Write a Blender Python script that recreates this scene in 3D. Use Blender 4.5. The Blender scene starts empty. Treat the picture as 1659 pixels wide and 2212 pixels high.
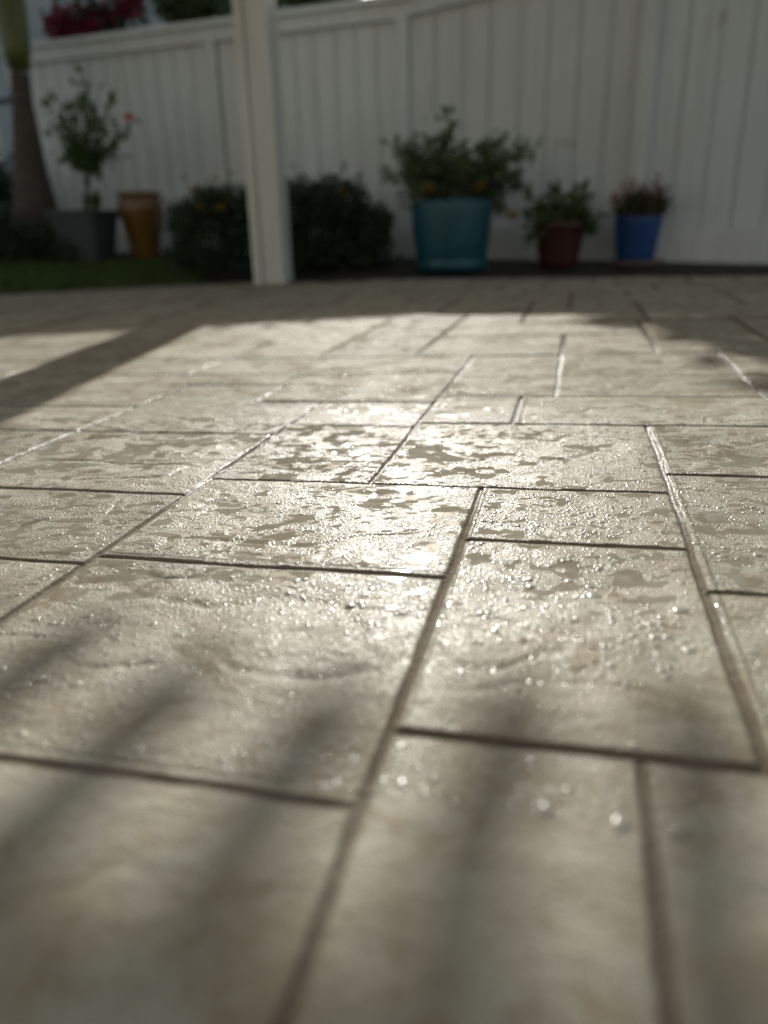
import bpy, math, random
import numpy as np
from mathutils import Matrix, Vector

# ------------------------------------------------------------------ camera
SC = bpy.context.scene
COL = SC.collection
PITCH, ROLL, TILT, YAW = math.radians(20.4), math.radians(1.4), math.radians(1.46), math.radians(14.3)
CAM = np.array([0.0, 0.0, 0.2])
PW, PH, PF = 1659.0, 2212.0, 1600.0          # photograph measured in these units
FWD = np.array([0, math.cos(PITCH), -math.sin(PITCH)])
UP0 = np.array([0, math.sin(PITCH), math.cos(PITCH)])
RT0 = np.array([1.0, 0, 0])
RT = math.cos(ROLL)*RT0 - math.sin(ROLL)*UP0
UP = math.cos(ROLL)*UP0 + math.sin(ROLL)*RT0
cd = bpy.data.cameras.new('camera')
cam = bpy.data.objects.new('camera', cd); COL.objects.link(cam)
cd.sensor_fit = 'VERTICAL'; cd.sensor_height = 36.0; cd.sensor_width = 27.0
cd.lens = PF/PH*36.0
cd.clip_start = 0.01; cd.clip_end = 500.0
cd.dof.use_dof = True; cd.dof.focus_distance = 0.58; cd.dof.aperture_fstop = cd.lens/8.2
m = Matrix.Identity(4)
for i in range(3):
    m[i][0], m[i][1], m[i][2], m[i][3] = RT[i], UP[i], -FWD[i], CAM[i]
cam.matrix_world = m
SC.camera = cam

# ------------------------------------------------------------------ light
SUN_EL = math.radians(27.2)
SUN_AZ = math.radians(0.5)                    # east of straight ahead (+Y)
w = bpy.data.worlds.new('World'); SC.world = w; w.use_nodes = True
nt = w.node_tree; bg = nt.nodes['Background']
sky = nt.nodes.new('ShaderNodeTexSky'); sky.sky_type = 'NISHITA'; sky.sun_disc = False
sky.sun_elevation = SUN_EL; sky.sun_rotation = SUN_AZ
sky.air_density = 1.0; sky.dust_density = 1.5; sky.ozone_density = 1.0
hsv = nt.nodes.new('ShaderNodeHueSaturation'); hsv.inputs['Saturation'].default_value = 0.72
wb = nt.nodes.new('ShaderNodeMix'); wb.data_type = 'RGBA'; wb.blend_type = 'MULTIPLY'; wb.inputs[0].default_value = 1.0
wb.inputs[7].default_value = (1.06, 1.0, 0.90, 1)
nt.links.new(sky.outputs[0], hsv.inputs['Color']); nt.links.new(hsv.outputs[0], wb.inputs[6]); nt.links.new(wb.outputs[2], bg.inputs[0]); bg.inputs[1].default_value = 0.062
ld = bpy.data.lights.new('sun', 'SUN'); ld.energy = 2.35; ld.angle = math.radians(0.5); ld.color = (1.0, 0.965, 0.90)
sun = bpy.data.objects.new('sun', ld); COL.objects.link(sun)
sdir = Vector((math.sin(SUN_AZ)*math.cos(SUN_EL), math.cos(SUN_AZ)*math.cos(SUN_EL), math.sin(SUN_EL)))
sun.rotation_euler = sdir.to_track_quat('Z', 'Y').to_euler()
sun.location = (0, 10, 8)
SC.view_settings.view_transform = 'Standard'; SC.view_settings.look = 'None'
SC.view_settings.exposure = 1.28; SC.view_settings.gamma = 1.0
SC.cycles.use_denoising = True; SC.cycles.denoising_prefilter = 'NONE'
SC.cycles.sample_clamp_indirect = 4.0
SC.cycles.caustics_reflective = False; SC.cycles.caustics_refractive = False

# ------------------------------------------------------------------ helpers
def ray(x, y): return FWD + ((x-PW/2)*RT - (y-PH/2)*UP)/PF
def at(x, y, Y):
    """point on the sight line through photo position x, y at distance Y"""
    d = ray(x, y); return CAM + d*(Y/d[1])
def bed_z(X, Y): return 0.035 + 0.08*(np.asarray(Y)-4.2) + 0*np.asarray(X)
FK = np.array([0.937, -0.35, 0]); FK /= np.linalg.norm(FK)     # fence run
FN = np.array([-FK[1], FK[0], 0])                               # away from the camera
FP0 = np.array([0.186, 4.92, 0])
def on_fence(x, y, off=0.0):
    d = ray(x, y); t = ((FP0+FN*off-CAM)@FN)/(d@FN); return CAM + t*d

def tag(o, label=None, cat=None, group=None, kind=None):
    if label: o['label'] = label
    if cat: o['category'] = cat
    if group: o['group'] = group
    if kind: o['kind'] = kind
    return o
def empty(name, loc, rz=0.0):
    o = bpy.data.objects.new(name, None); COL.objects.link(o); o.location = loc; o.rotation_euler = (0, 0, rz)
    o.empty_display_size = 0.1
    return o
def mesh_obj(name, V, Fs, mat, parent=None, smooth=False):
    me = bpy.data.meshes.new(name)
    me.from_pydata([tuple(map(float, v)) for v in V], [], [tuple(f) for f in Fs])
    if smooth: me.polygons.foreach_set('use_smooth', [True]*len(me.polygons))
    me.update()
    o = bpy.data.objects.new(name, me); COL.objects.link(o)
    if mat: me.materials.append(mat)
    if parent: o.parent = parent
    return o
def np_mesh(name, V, Q, mat, parent=None, smooth=True):
    """fast mesh from arrays: V (n,3), Q (m,k)"""
    me = bpy.data.meshes.new(name)
    n, (mq, k) = len(V), Q.shape
    me.vertices.add(n); me.vertices.foreach_set('co', V.astype(np.float32).ravel())
    me.loops.add(mq*k); me.loops.foreach_set('vertex_index', Q.astype(np.int32).ravel())
    me.polygons.add(mq)
    me.polygons.foreach_set('loop_start', np.arange(0, mq*k, k, dtype=np.int32))
    if smooth: me.polygons.foreach_set('use_smooth', np.ones(mq, dtype=bool))
    me.update(calc_edges=True); me.validate()
    o = bpy.data.objects.new(name, me); COL.objects.link(o)
    if mat: me.materials.append(mat)
    if parent: o.parent = parent
    return o
class MB:
    """collects boxes, tubes, lathes into one mesh"""
    def __init__(s): s.v, s.f = [], []
    def add(s, V, Fs):
        b = len(s.v); s.v += [tuple(map(float, v)) for v in V]; s.f += [tuple(i+b for i in f) for f in Fs]
    def box(s, o, ax, ay, az, bev=0.0):
        """box from corner frame: centre o, half axes ax ay az, with chamfered edges along az"""
        o, ax, ay, az = map(np.asarray, (o, ax, ay, az))
        if bev <= 0: prof = [(-1, -1), (1, -1), (1, 1), (-1, 1)]
        else:
            bx, by = bev/np.linalg.norm(ax), bev/np.linalg.norm(ay)
            prof = [(-1+bx, -1), (1-bx, -1), (1, -1+by), (1, 1-by), (1-bx, 1), (-1+bx, 1), (-1, 1-by), (-1, -1+by)]
        n = len(prof); V = [o+ax*a+ay*b-az for a, b in prof]+[o+ax*a+ay*b+az for a, b in prof]
        Fs = [tuple(range(n))[::-1], tuple(range(n, 2*n))]+[(i, (i+1) % n, n+(i+1) % n, n+i) for i in range(n)]
        s.add(V, Fs)
    def lathe(s, prof, seg=40, c=(0, 0, 0), rot=0.0, sq=None):
        """prof list of (r, z); sq = rounded-square power"""
        V, Fs = [], []
        for r, z in prof:
            for i in range(seg):
                a = 2*math.pi*i/seg+rot; k = 1.0
                if sq: k = 1.0/((abs(math.cos(a-rot))**sq+abs(math.sin(a-rot))**sq)**(1/sq))
                V.append((c[0]+r*k*math.cos(a), c[1]+r*k*math.sin(a), c[2]+z))
        for j in range(len(prof)-1):
            for i in range(seg):
                Fs.append((j*seg+i, j*seg+(i+1) % seg, (j+1)*seg+(i+1) % seg, (j+1)*seg+i))
        s.add(V, Fs)
    def tube(s, pts, rad, seg=6):
        pts = [np.asarray(p, float) for p in pts]; V, Fs = [], []
        for i, p in enumerate(pts):
            d = pts[min(i+1, len(pts)-1)]-pts[max(i-1, 0)]; d /= (np.linalg.norm(d)+1e-9)
            a = np.cross(d, (0.3, 0.9, 0.2)); a /= np.linalg.norm(a); b = np.cross(d, a)
            r = rad[i] if hasattr(rad, '__len__') else rad
            for k in range(seg):
                t = 2*math.pi*k/seg; V.append(p+r*(math.cos(t)*a+math.sin(t)*b))
        for i in range(len(pts)-1):
            for k in range(seg):
                Fs.append((i*seg+k, i*seg+(k+1) % seg, (i+1)*seg+(k+1) % seg, (i+1)*seg+k))
        Fs.append(tuple(range(seg))[::-1]); Fs.append(tuple((len(pts)-1)*seg+k for k in range(seg)))
        s.add(V, Fs)
    def build(s, name, mat, parent=None, smooth=False): return mesh_obj(name, s.v, s.f, mat, parent, smooth)

# ------------------------------------------------------------------ materials
def new_mat(name):
    mt = bpy.data.materials.new(name); mt.use_nodes = True
    t = mt.node_tree; b = t.nodes['Principled BSDF']; return mt, t, b
def N(t, typ, **kw):
    n = t.nodes.new(typ)
    for k, v in kw.items():
        if k in n.inputs: n.inputs[k].default_value = v
        else: setattr(n, k, v)
    return n
def L(t, a, b): t.links.new(a, b)
def math_n(t, op, a, b=None, c=None, clamp=False):
    n = t.nodes.new('ShaderNodeMath'); n.operation = op; n.use_clamp = clamp
    for i, v in enumerate((a, b, c)):
        if v is None: continue
        if isinstance(v, (int, float)): n.inputs[i].default_value = v
        else: L(t, v, n.inputs[i])
    return n.outputs[0]
def mapr(t, v, a, b, c=0.0, d=1.0, smooth=True):
    n = t.nodes.new('ShaderNodeMapRange'); n.interpolation_type = 'SMOOTHSTEP' if smooth else 'LINEAR'
    if isinstance(v, (int, float)): n.inputs[0].default_value = v
    else: L(t, v, n.inputs[0])
    for i, q in enumerate((a, b, c, d)):
        if isinstance(q, (int, float)): n.inputs[i+1].default_value = q
        else: L(t, q, n.inputs[i+1])
    return n.outputs[0]
def mixc(t, f, a, b, mode='MIX'):
    n = t.nodes.new('ShaderNodeMix'); n.data_type = 'RGBA'; n.blend_type = mode
    if isinstance(f, (int, float)): n.inputs[0].default_value = f
    else: L(t, f, n.inputs[0])
    for i, q in ((6, a), (7, b)):
        if isinstance(q, tuple): n.inputs[i].default_value = (*q[:3], 1)
        else: L(t, q, n.inputs[i])
    return n.outputs[2]
def mixf(t, f, a, b):
    n = t.nodes.new('ShaderNodeMix'); n.data_type = 'FLOAT'
    for i, q in ((0, f), (2, a), (3, b)):
        if isinstance(q, (int, float)): n.inputs[i].default_value = q
        else: L(t, q, n.inputs[i])
    return n.outputs[0]
def noise(t, vec, scale, detail=3.0, rough=0.5, dist=0.0):
    n = N(t, 'ShaderNodeTexNoise'); n.inputs['Scale'].default_value = scale; n.inputs['Detail'].default_value = detail
    n.inputs['Roughness'].default_value = rough; n.inputs['Distortion'].default_value = dist
    if vec is not None: L(t, vec, n.inputs['Vector'])
    return n.outputs['Fac']
def mapping(t, vec, scale=(1, 1, 1), loc=(0, 0, 0)):
    n = N(t, 'ShaderNodeMapping'); n.inputs['Scale'].default_value = scale; n.inputs['Location'].default_value = loc
    L(t, vec, n.inputs['Vector']); return n.outputs[0]
def objco(t): return N(t, 'ShaderNodeTexCoord').outputs['Object']
def simple(name, c1, c2, rough=0.6, scale=8.0, bump=0.0, bscale=60.0, stretch=(1, 1, 1), coat=0.0, spec=0.5):
    mt, t, b = new_mat(name); co = mapping(t, objco(t), stretch)
    f = mapr(t, noise(t, co, scale, 5.0, 0.6, 0.3), 0.3, 0.7)
    L(t, mixc(t, f, c1, c2), b.inputs['Base Color']); b.inputs['Roughness'].default_value = rough
    b.inputs['Coat Weight'].default_value = coat; b.inputs['Coat Roughness'].default_value = 0.1
    b.inputs['Specular IOR Level'].default_value = spec
    if bump:
        n = N(t, 'ShaderNodeBump'); n.inputs['Distance'].default_value = bump; n.inputs['Strength'].default_value = 1.0
        L(t, noise(t, co, bscale, 4.0, 0.6), n.inputs['Height']); L(t, n.outputs[0], b.inputs['Normal'])
    return mt
def leaf_mat(name, c1, c2, rough=0.5):
    mt, t, b = new_mat(name)
    f = mapr(t, noise(t, objco(t), 14.0, 3.0, 0.6), 0.35, 0.68)
    col = mixc(t, f, c1, c2)
    L(t, col, b.inputs['Base Color']); b.inputs['Roughness'].default_value = rough
    tr = N(t, 'ShaderNodeBsdfTranslucent'); L(t, mixc(t, 0.5, col, (c2[0]*1.3, c2[1]*1.3, c2[2]*0.6)), tr.inputs[0])
    mx = N(t, 'ShaderNodeMixShader'); mx.inputs[0].default_value = 0.25
    L(t, b.outputs[0], mx.inputs[1]); L(t, tr.outputs[0], mx.inputs[2])
    L(t, mx.outputs[0], t.nodes['Material Output'].inputs[0]); return mt

def fence_mat():
    mt, t, b = new_mat('white_painted_boards'); co = objco(t)
    st = mapping(t, co, (9, 9, 0.8)); grime = mapr(t, noise(t, st, 2.2, 5.0, 0.65, 0.4), 0.42, 0.75)
    spots = mapr(t, noise(t, mapping(t, co, (1, 1, 0.6)), 9.0, 2.0, 0.5), 0.70, 0.76)
    c = mixc(t, grime, (0.65, 0.69, 0.70), (0.54, 0.57, 0.565))
    big = mapr(t, noise(t, co, 1.3, 3.0, 0.6), 0.35, 0.7)
    c = mixc(t, math_n(t, 'MULTIPLY', big, 0.35), c, (0.55, 0.55, 0.51))
    c = mixc(t, math_n(t, 'MULTIPLY', spots, 0.45), c, (0.30, 0.28, 0.24))
    L(t, c, b.inputs['Base Color']); b.inputs['Roughness'].default_value = 0.42
    n = N(t, 'ShaderNodeBump'); n.inputs['Distance'].default_value = 0.002
    L(t, noise(t, mapping(t, co, (30, 30, 1.5)), 3.0, 4.0, 0.6), n.inputs['Height']); L(t, n.outputs[0], b.inputs['Normal'])
    return mt
M = {}
M['fence'] = fence_mat()
M['post'] = simple('cream_painted_post', (0.72, 0.735, 0.72), (0.62, 0.63, 0.60), 0.4, 2.5, 0.001, 40, (5, 5, 0.6))
M['house'] = simple('pale_stucco', (0.36, 0.38, 0.39), (0.30, 0.32, 0.33), 0.85, 3.0, 0.004, 90)
M['beige'] = simple('beige_stucco', (0.42, 0.39, 0.33), (0.37, 0.34, 0.29), 0.9, 3.0, 0.004, 90)
M['soil'] = simple('dark_garden_soil', (0.016, 0.013, 0.010), (0.035, 0.028, 0.022), 0.9, 14.0, 0.012, 45)
M['earth'] = simple('lawn_earth', (0.020, 0.028, 0.012), (0.035, 0.040, 0.018), 0.95, 9.0, 0.01, 60)
M['grass'] = leaf_mat('grass_blades', (0.060, 0.115, 0.022), (0.110, 0.170, 0.036), 0.55)
M['bark'] = simple('palm_bark', (0.066, 0.056, 0.047), (0.105, 0.09, 0.075), 0.9, 6.0, 0.008, 30, (1, 1, 5))
M['shaft'] = simple('palm_crown_shaft', (0.070, 0.095, 0.020), (0.11, 0.125, 0.032), 0.4, 5.0, 0, 30, (3, 3, 0.7))
M['frond'] = leaf_mat('palm_frond', (0.05, 0.09, 0.02), (0.09, 0.13, 0.03))
M['teal'] = simple('teal_glaze', (0.007, 0.068, 0.090), (0.010, 0.098, 0.120), 0.45, 5.0, 0.0012, 25, coat=0.08)
M['blue'] = simple('cobalt_glaze', (0.005, 0.042, 0.18), (0.008, 0.065, 0.24), 0.45, 5.0, 0.0012, 25, coat=0.08)
M['red'] = simple('oxblood_glaze', (0.036, 0.007, 0.005), (0.064, 0.013, 0.010), 0.45, 8.0, 0.0012, 25, coat=0.08)
M['ochre'] = simple('ochre_glaze', (0.115, 0.055, 0.010), (0.17, 0.085, 0.017), 0.35, 4.0, 0.001, 25, (1, 1, 0.4), coat=0.3)
M['grey'] = simple('grey_planter', (0.038, 0.052, 0.054), (0.058, 0.072, 0.074), 0.7, 5.0, 0.001, 50)
M['terra'] = simple('terracotta', (0.20, 0.13, 0.09), (0.28, 0.19, 0.13), 0.8, 8.0, 0.001, 50)
M['stem'] = simple('brown_stem', (0.045, 0.038, 0.025), (0.07, 0.06, 0.035), 0.8, 20.0)
M['rose'] = leaf_mat('rose_leaves', (0.035, 0.075, 0.020), (0.090, 0.160, 0.045))
M['shrub'] = leaf_mat('dark_shrub_leaves', (0.020, 0.044, 0.022), (0.046, 0.080, 0.038))
M['kumquat'] = leaf_mat('pot_bush_leaves', (0.055, 0.092, 0.034), (0.125, 0.165, 0.072))
M['succ'] = leaf_mat('olive_leaves', (0.045, 0.050, 0.014), (0.080, 0.085, 0.025))
M['hedge'] = leaf_mat('hedge_leaves', (0.030, 0.060, 0.020), (0.075, 0.110, 0.030))
M['yellow'] = simple('yellow_petals', (0.26, 0.155, 0.012), (0.34, 0.21, 0.025), 0.6, 30.0)
M['pink'] = simple('pink_petals', (0.55, 0.10, 0.13), (0.65, 0.18, 0.18), 0.6, 30.0)
M['dusty'] = simple('dusty_pink_tips', (0.22, 0.055, 0.060), (0.30, 0.09, 0.09), 0.6, 30.0)
M['bract'] = leaf_mat('red_bracts', (0.16, 0.010, 0.040), (0.30, 0.030, 0.085))
M['iron'] = simple('black_iron', (0.012, 0.012, 0.014), (0.02, 0.02, 0.022), 0.5, 30.0)
M['bin'] = simple('blue_grey_plastic', (0.10, 0.13, 0.17), (0.15, 0.18, 0.22), 0.45, 5.0)
M['roofing'] = simple('patio_roof_white', (0.50, 0.49, 0.45), (0.44, 0.43, 0.40), 0.7, 4.0)

def patio_mat():
    mt, t, b = new_mat('wet_stamped_concrete'); co = objco(t)
    at_t = N(t, 'ShaderNodeAttribute'); at_t.attribute_name = 'tone'; tone = at_t.outputs['Fac']
    at_g = N(t, 'ShaderNodeAttribute'); at_g.attribute_name = 'joint'; joint = at_g.outputs['Fac']
    at_w = N(t, 'ShaderNodeAttribute'); at_w.attribute_name = 'wet'; wet = at_w.outputs['Fac']
    at_p = N(t, 'ShaderNodeAttribute'); at_p.attribute_name = 'pool'; pool = at_p.outputs['Fac']
    at_j = N(t, 'ShaderNodeAttribute'); at_j.attribute_name = 'jwet'; jwet = at_j.outputs['Fac']
    at_c = N(t, 'ShaderNodeAttribute'); at_c.attribute_name = 'grout'; grout = at_c.outputs['Fac']
    off = N(t, 'ShaderNodeCombineXYZ'); L(t, math_n(t, 'MULTIPLY', tone, 3.7), off.inputs[0]); L(t, math_n(t, 'MULTIPLY', tone, 9.1), off.inputs[2])
    va = N(t, 'ShaderNodeVectorMath'); va.operation = 'ADD'; L(t, co, va.inputs[0]); L(t, off.outputs[0], va.inputs[1]); cs = va.outputs[0]
    # stone colour: warm grey-beige with tan and pinkish clouds
    m1 = mapr(t, noise(t, cs, 16.0, 6.0, 0.6, 0.7), 0.40, 0.66)
    m2 = mapr(t, noise(t, mapping(t, cs, (1, 1, 1), (4, 2, 1)), 38.0, 5.0, 0.65, 1.2), 0.48, 0.70)
    m3 = mapr(t, noise(t, mapping(t, cs, (1, 1, 1), (9, 3, 5)), 60.0, 4.0, 0.65, 0.5), 0.45, 0.8)
    c = mixc(t, m1, (0.418, 0.398, 0.322), (0.362, 0.325, 0.240))
    c = mixc(t, math_n(t, 'MULTIPLY', m2, 0.65), c, (0.285, 0.220, 0.145))
    c = mixc(t, math_n(t, 'MULTIPLY', m3, 0.4), c, (0.45, 0.435, 0.365))
    grit = mapr(t, noise(t, mapping(t, cs, (1, 1, 1), (1, 8, 3)), 260.0, 3.0, 0.7), 0.60, 0.74)
    c = mixc(t, math_n(t, 'MULTIPLY', grit, 0.45), c, (0.19, 0.15, 0.105))
    stain = mapr(t, noise(t, mapping(t, co, (1, 1, 1), (5, 1, 4)), 11.0, 6.0, 0.68, 0.8), 0.54, 0.66)
    c = mixc(t, math_n(t, 'MULTIPLY', stain, 0.55), c, (0.26, 0.205, 0.125))
    damp = mapr(t, noise(t, mapping(t, co, (0.8, 1.0, 1), (7, 3, 2)), 16.0, 5.0, 0.62, 1.0), 0.46, 0.60)
    c = mixc(t, math_n(t, 'MULTIPLY', damp, 0.30), c, (0.255, 0.215, 0.15))
    hs = N(t, 'ShaderNodeHueSaturation'); L(t, c, hs.inputs['Color']); L(t, mapr(t, tone, 0, 1, 0.88, 1.12, False), hs.inputs['Value'])
    c = mixc(t, math_n(t, 'MULTIPLY', grout, 0.78), hs.outputs[0], (0.145, 0.118, 0.088))
    # smooth water films: lie where the slate relief is low
    at_f = N(t, 'ShaderNodeAttribute'); at_f.attribute_name = 'hollow'
    dfl = math_n(t, 'ADD', at_f.outputs['Fac'], math_n(t, 'MULTIPLY', math_n(t, 'SUBTRACT', noise(t, cs, 140.0, 4.0, 0.6, 0.6), 0.5), 0.21))
    film = mapr(t, dfl, 0.0, 0.010)
    film = math_n(t, 'MULTIPLY', film, math_n(t, 'SUBTRACT', 1.0, grout))
    c = mixc(t, math_n(t, 'MULTIPLY', film, mapr(t, wet, 0.1, 0.7, 0.55, 0.7)), c, mixc(t, 0.55, c, (0.150, 0.130, 0.092)))
    L(t, c, b.inputs['Base Color'])
    # micro droplets between the films
    def drops(scale, rnd, r, seed):
        v = N(t, 'ShaderNodeTexVoronoi'); v.feature = 'F1'; v.inputs['Scale'].default_value = scale; v.inputs['Randomness'].default_value = rnd
        L(t, mapping(t, co, (1, 1, 0.0), (seed, seed*1.7, 0)), v.inputs['Vector'])
        h = mapr(t, v.outputs['Distance'], 0.0, r, 1.0, 0.0, False)
        sp = N(t, 'ShaderNodeSeparateColor'); L(t, v.outputs['Color'], sp.inputs[0])
        return math_n(t, 'SQRT', math_n(t, 'MAXIMUM', h, 0.0)), sp.outputs[0]
    (d1, q1), (d2, q2), (d3, q3) = drops(420.0, 1.0, 0.42, 0.3), drops(900.0, 1.0, 0.5, 1.1), drops(230.0, 1.0, 0.36, 2.3)
    d3 = math_n(t, 'MULTIPLY', d3, math_n(t, 'GREATER_THAN', q3, 0.55))            # a few fat drops
    g1 = math_n(t, 'MULTIPLY', math_n(t, 'GREATER_THAN', q1, 0.60), math_n(t, 'GREATER_THAN', d1, 0.05))
    glint = math_n(t, 'MAXIMUM', g1, math_n(t, 'GREATER_THAN', d3, 0.05))
    grain = noise(t, co, 700.0, 2.0, 0.6)
    relief = noise(t, mapping(t, cs, (0.9, 1.2, 1)), 34.0, 5.0, 0.6, 1.1)
    dry = math_n(t, 'SUBTRACT', 1.0, film)
    hgt = math_n(t, 'ADD', math_n(t, 'MULTIPLY', d1, 0.00045), math_n(t, 'MULTIPLY', d3, 0.0008))
    hgt = math_n(t, 'ADD', hgt, math_n(t, 'MULTIPLY', d2, 0.00028))
    hgt = math_n(t, 'ADD', hgt, math_n(t, 'MULTIPLY', grain, 0.00020))
    hgt = math_n(t, 'ADD', hgt, math_n(t, 'MULTIPLY', relief, 0.0034))
    hgt = math_n(t, 'MULTIPLY', hgt, dry)
    hgt = math_n(t, 'ADD', hgt, math_n(t, 'MULTIPLY', film, 0.0030))
    bp = N(t, 'ShaderNodeBump'); bp.inputs['Strength'].default_value = 0.75; bp.inputs['Distance'].default_value = 1.0
    L(t, hgt, bp.inputs['Height']); L(t, bp.outputs[0], b.inputs['Normal'])
    rough = mixf(t, film, mapr(t, wet, 0, 1, 0.62, 0.34), mapr(t, wet, 0.3, 0.7, 0.6, 0.07))
    glint = math_n(t, 'MULTIPLY', glint, math_n(t, 'MULTIPLY', math_n(t, 'MULTIPLY', dry, math_n(t, 'SUBTRACT', 1.0, grout)), mapr(t, wet, 0.3, 0.7)))
    rough = mixf(t, grout, rough, mapr(t, jwet, 0, 1, 0.7, 0.30))
    rough = mixf(t, glint, rough, 0.19)
    L(t, rough, b.inputs['Roughness'])
    b.inputs['IOR'].default_value = 1.36; L(t, mixf(t, film, mixf(t, glint, mixf(t, grout, mapr(t, wet, 0.35, 1, mixf(t, damp, 0.055, 0.004), 0.175), mapr(t, jwet, 0, 1, 0.01, 0.45)), 0.34), mapr(t, wet, 0.3, 0.75, 0.03, 0.5)), b.inputs['Specular IOR Level'])
    return mt
def drop_mat():
    mt, t, b = new_mat('water_bead')
    c = mixc(t, mapr(t, noise(t, objco(t), 30.0, 3.0), 0.35, 0.65), (0.33, 0.31, 0.25), (0.38, 0.36, 0.30))
    L(t, c, b.inputs['Base Color']); b.inputs['Roughness'].default_value = 0.21; b.inputs['IOR'].default_value = 1.33
    return mt
M['patio'] = patio_mat(); M['bead'] = drop_mat()

# ------------------------------------------------------------------ patio slab (own frame: a across, b away, joints along both)
rng = np.random.default_rng(7)
def vnoise(x, y, seed):
    """smooth value noise"""
    xi, yi = np.floor(x).astype(np.int64), np.floor(y).astype(np.int64); fx, fy = x-xi, y-yi
    fx = fx*fx*fx*(fx*(fx*6-15)+10); fy = fy*fy*fy*(fy*(fy*6-15)+10)
    def hsh(i, j):
        n = (i*374761393+j*668265263+seed*144269504) & 0xffffffff
        n = ((n ^ (n >> 13))*1274126177) & 0xffffffff; n = n ^ (n >> 16)
        return (n & 0xffff)/65535.0
    return (hsh(xi, yi)*(1-fx)+hsh(xi+1, yi)*fx)*(1-fy)+(hsh(xi, yi+1)*(1-fx)+hsh(xi+1, yi+1)*fx)*fy
def fbm(x, y, seed, oct=4):
    s = 0; a = 0.5
    for k in range(oct): s = s+a*vnoise(x*2**k+k*7.3, y*2**k-k*3.1, seed+k); a *= 0.5
    return s
VJ = [(-.567, .0, 1.03), (-.315, -.3, .914), (-.163, .589, 1.285), (-.0655, -.3, .589), (.083, .26, .808), (.037, -.3, .26),
      (-.016, .953, 1.54), (-.058, .808, .953), (.228, .808, 1.303), (.138, 1.30, 1.75), (-.265, 1.285, 2.05), (-.45, 1.285, 1.9),
      (-.115, 1.75, 2.3), (-.41, .914, 1.03), (.235, -.3, .638), (.40, .3, .808), (.40, .953, 1.30), (-.80, .2, 1.122),
      (-.62, 1.122, 1.50), (-.86, 1.285, 1.9), (.33, 1.30, 1.8), (-.01, 2.05, 2.6), (-.36, 2.05, 2.5), (.16, 1.75, 2.2), (-.47, .2, .40)]
HJ = [(.213, -1.2, -.0655), (.26, -.0655, .7), (.413, -.315, -.0655), (.589, -.315, .083), (.545, -1.2, -.315), (.40, -1.2, -.315),
      (.474, -.0655, .083), (.638, .083, .7), (.414, .083, .7), (.750, -.9, -.315), (.793, -.315, -.163), (.808, -.163, 1.0),
      (.88, -1.3, -.567), (.913, -.41, -.163), (.953, -.163, .7), (1.097, -.163, .7), (1.285, -.45, -.016), (1.03, -.57, -.41),
      (1.122, -1.3, -.163), (1.302, -.016, 1.0), (1.54, -.265, .138), (1.75, -.115, .7), (1.285, -1.3, -.45), (1.9, -1.3, -.265), (2.05, -.45, -.115)]
r2 = random.Random(5)
b0 = 2.05
for row in range(12):                       # plain ashlar courses further out, both towards the fence and to the sides
    b1 = b0+r2.choice([.16, .25, .34])
    HJ.append((b1, -3.4, 2.0)); x = -3.4+r2.random()*.3
    while x < 2.0:
        if not (b0 < 2.3 and -.6 < x < .3): VJ.append((x, b0, b1))
        x += r2.choice([.16, .25, .34, .42])
    b0 = b1
for side in (0, 1):
    lo, hi = ((-3.4, -.95) if side == 0 else (.55, 2.0)); b0 = -.3
    while b0 < 2.05:
        b1 = b0+r2.choice([.16, .25, .34]); HJ.append((b1, lo, hi)); x = lo+r2.random()*.25
        while x < hi: VJ.append((x, b0, b1)); x += r2.choice([.16, .25, .34, .42])
        b0 = b1
def lines(dens, refine):
    out = [dens[0][0]]
    for lo, hi, s0, s1 in dens:
        p = lo
        while p < hi:
            u = (p-lo)/(hi-lo); p += s0+(s1-s0)*u; out.append(min(p, hi))
    for c, lo, hi in refine: out += list(c+np.array([-10, -8, -6.5, -5.2, -4.2, -3.4, -2.6, -1.8, -1.0, 0, 1.0, 1.8, 2.6, 3.4, 4.2, 5.2, 6.5, 8, 10])*1e-3)
    out = np.array(sorted(out)); keep = [0]
    for i in range(1, len(out)):
        if out[i]-out[keep[-1]] > 0.0006: keep.append(i)
    return out[keep]
near_v = [v for v in VJ if -1.0 < v[0] < .5 and v[1] < 2.2]; near_h = [v for v in HJ if .1 < v[0] < 2.3 and v[1] < .3 and v[2] > -.9]
A = lines([(-3.22, -1.0, .05, .02), (-1.0, -.35, .01, .004), (-.35, .2, .003, .003), (.2, .6, .004, .012), (.6, 2.0, .02, .05)], near_v)
Bl = lines([(-2.2, -.05, .12, .02), (-.05, .12, .012, .003), (.12, .7, .0022, .003), (.7, 1.4, .003, .006), (1.4, 2.3, .006, .012)], near_h)
TT = np.linspace(0, 1, 130)[1:]
EDGE_A = np.array([-3.3, -3.22, -2.57, -1.51, -.48, .69, 2.0]); EDGE_B = np.array([5.1, 5.05, 4.72, 4.0, 3.55, 3.04, 2.5])
def edge_b(a): return np.interp(a, EDGE_A, EDGE_B)
GA, GB1 = np.meshgrid(A, Bl); GA2, T2 = np.meshgrid(A, TT)
GB2 = 2.3+(edge_b(GA2)-2.3)*T2
GA = np.vstack([GA, GA2]); GB = np.vstack([GB1, GB2])
nr, nc = GA.shape
dist = np.full(GA.shape, 9.0)
wob = (fbm(GA*14, GB*14, 11, 3)-.44)*.004
for (a, lo, hi) in VJ:
    ci = np.where((A > a-.03) & (A < a+.03))[0]
    if len(ci) == 0: continue
    s = slice(ci[0], ci[-1]+1)
    db = np.maximum(np.maximum(lo-GB[:, s], GB[:, s]-hi), 0)
    dist[:, s] = np.minimum(dist[:, s], np.hypot(GA[:, s]-a+wob[:, s], db))
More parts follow.
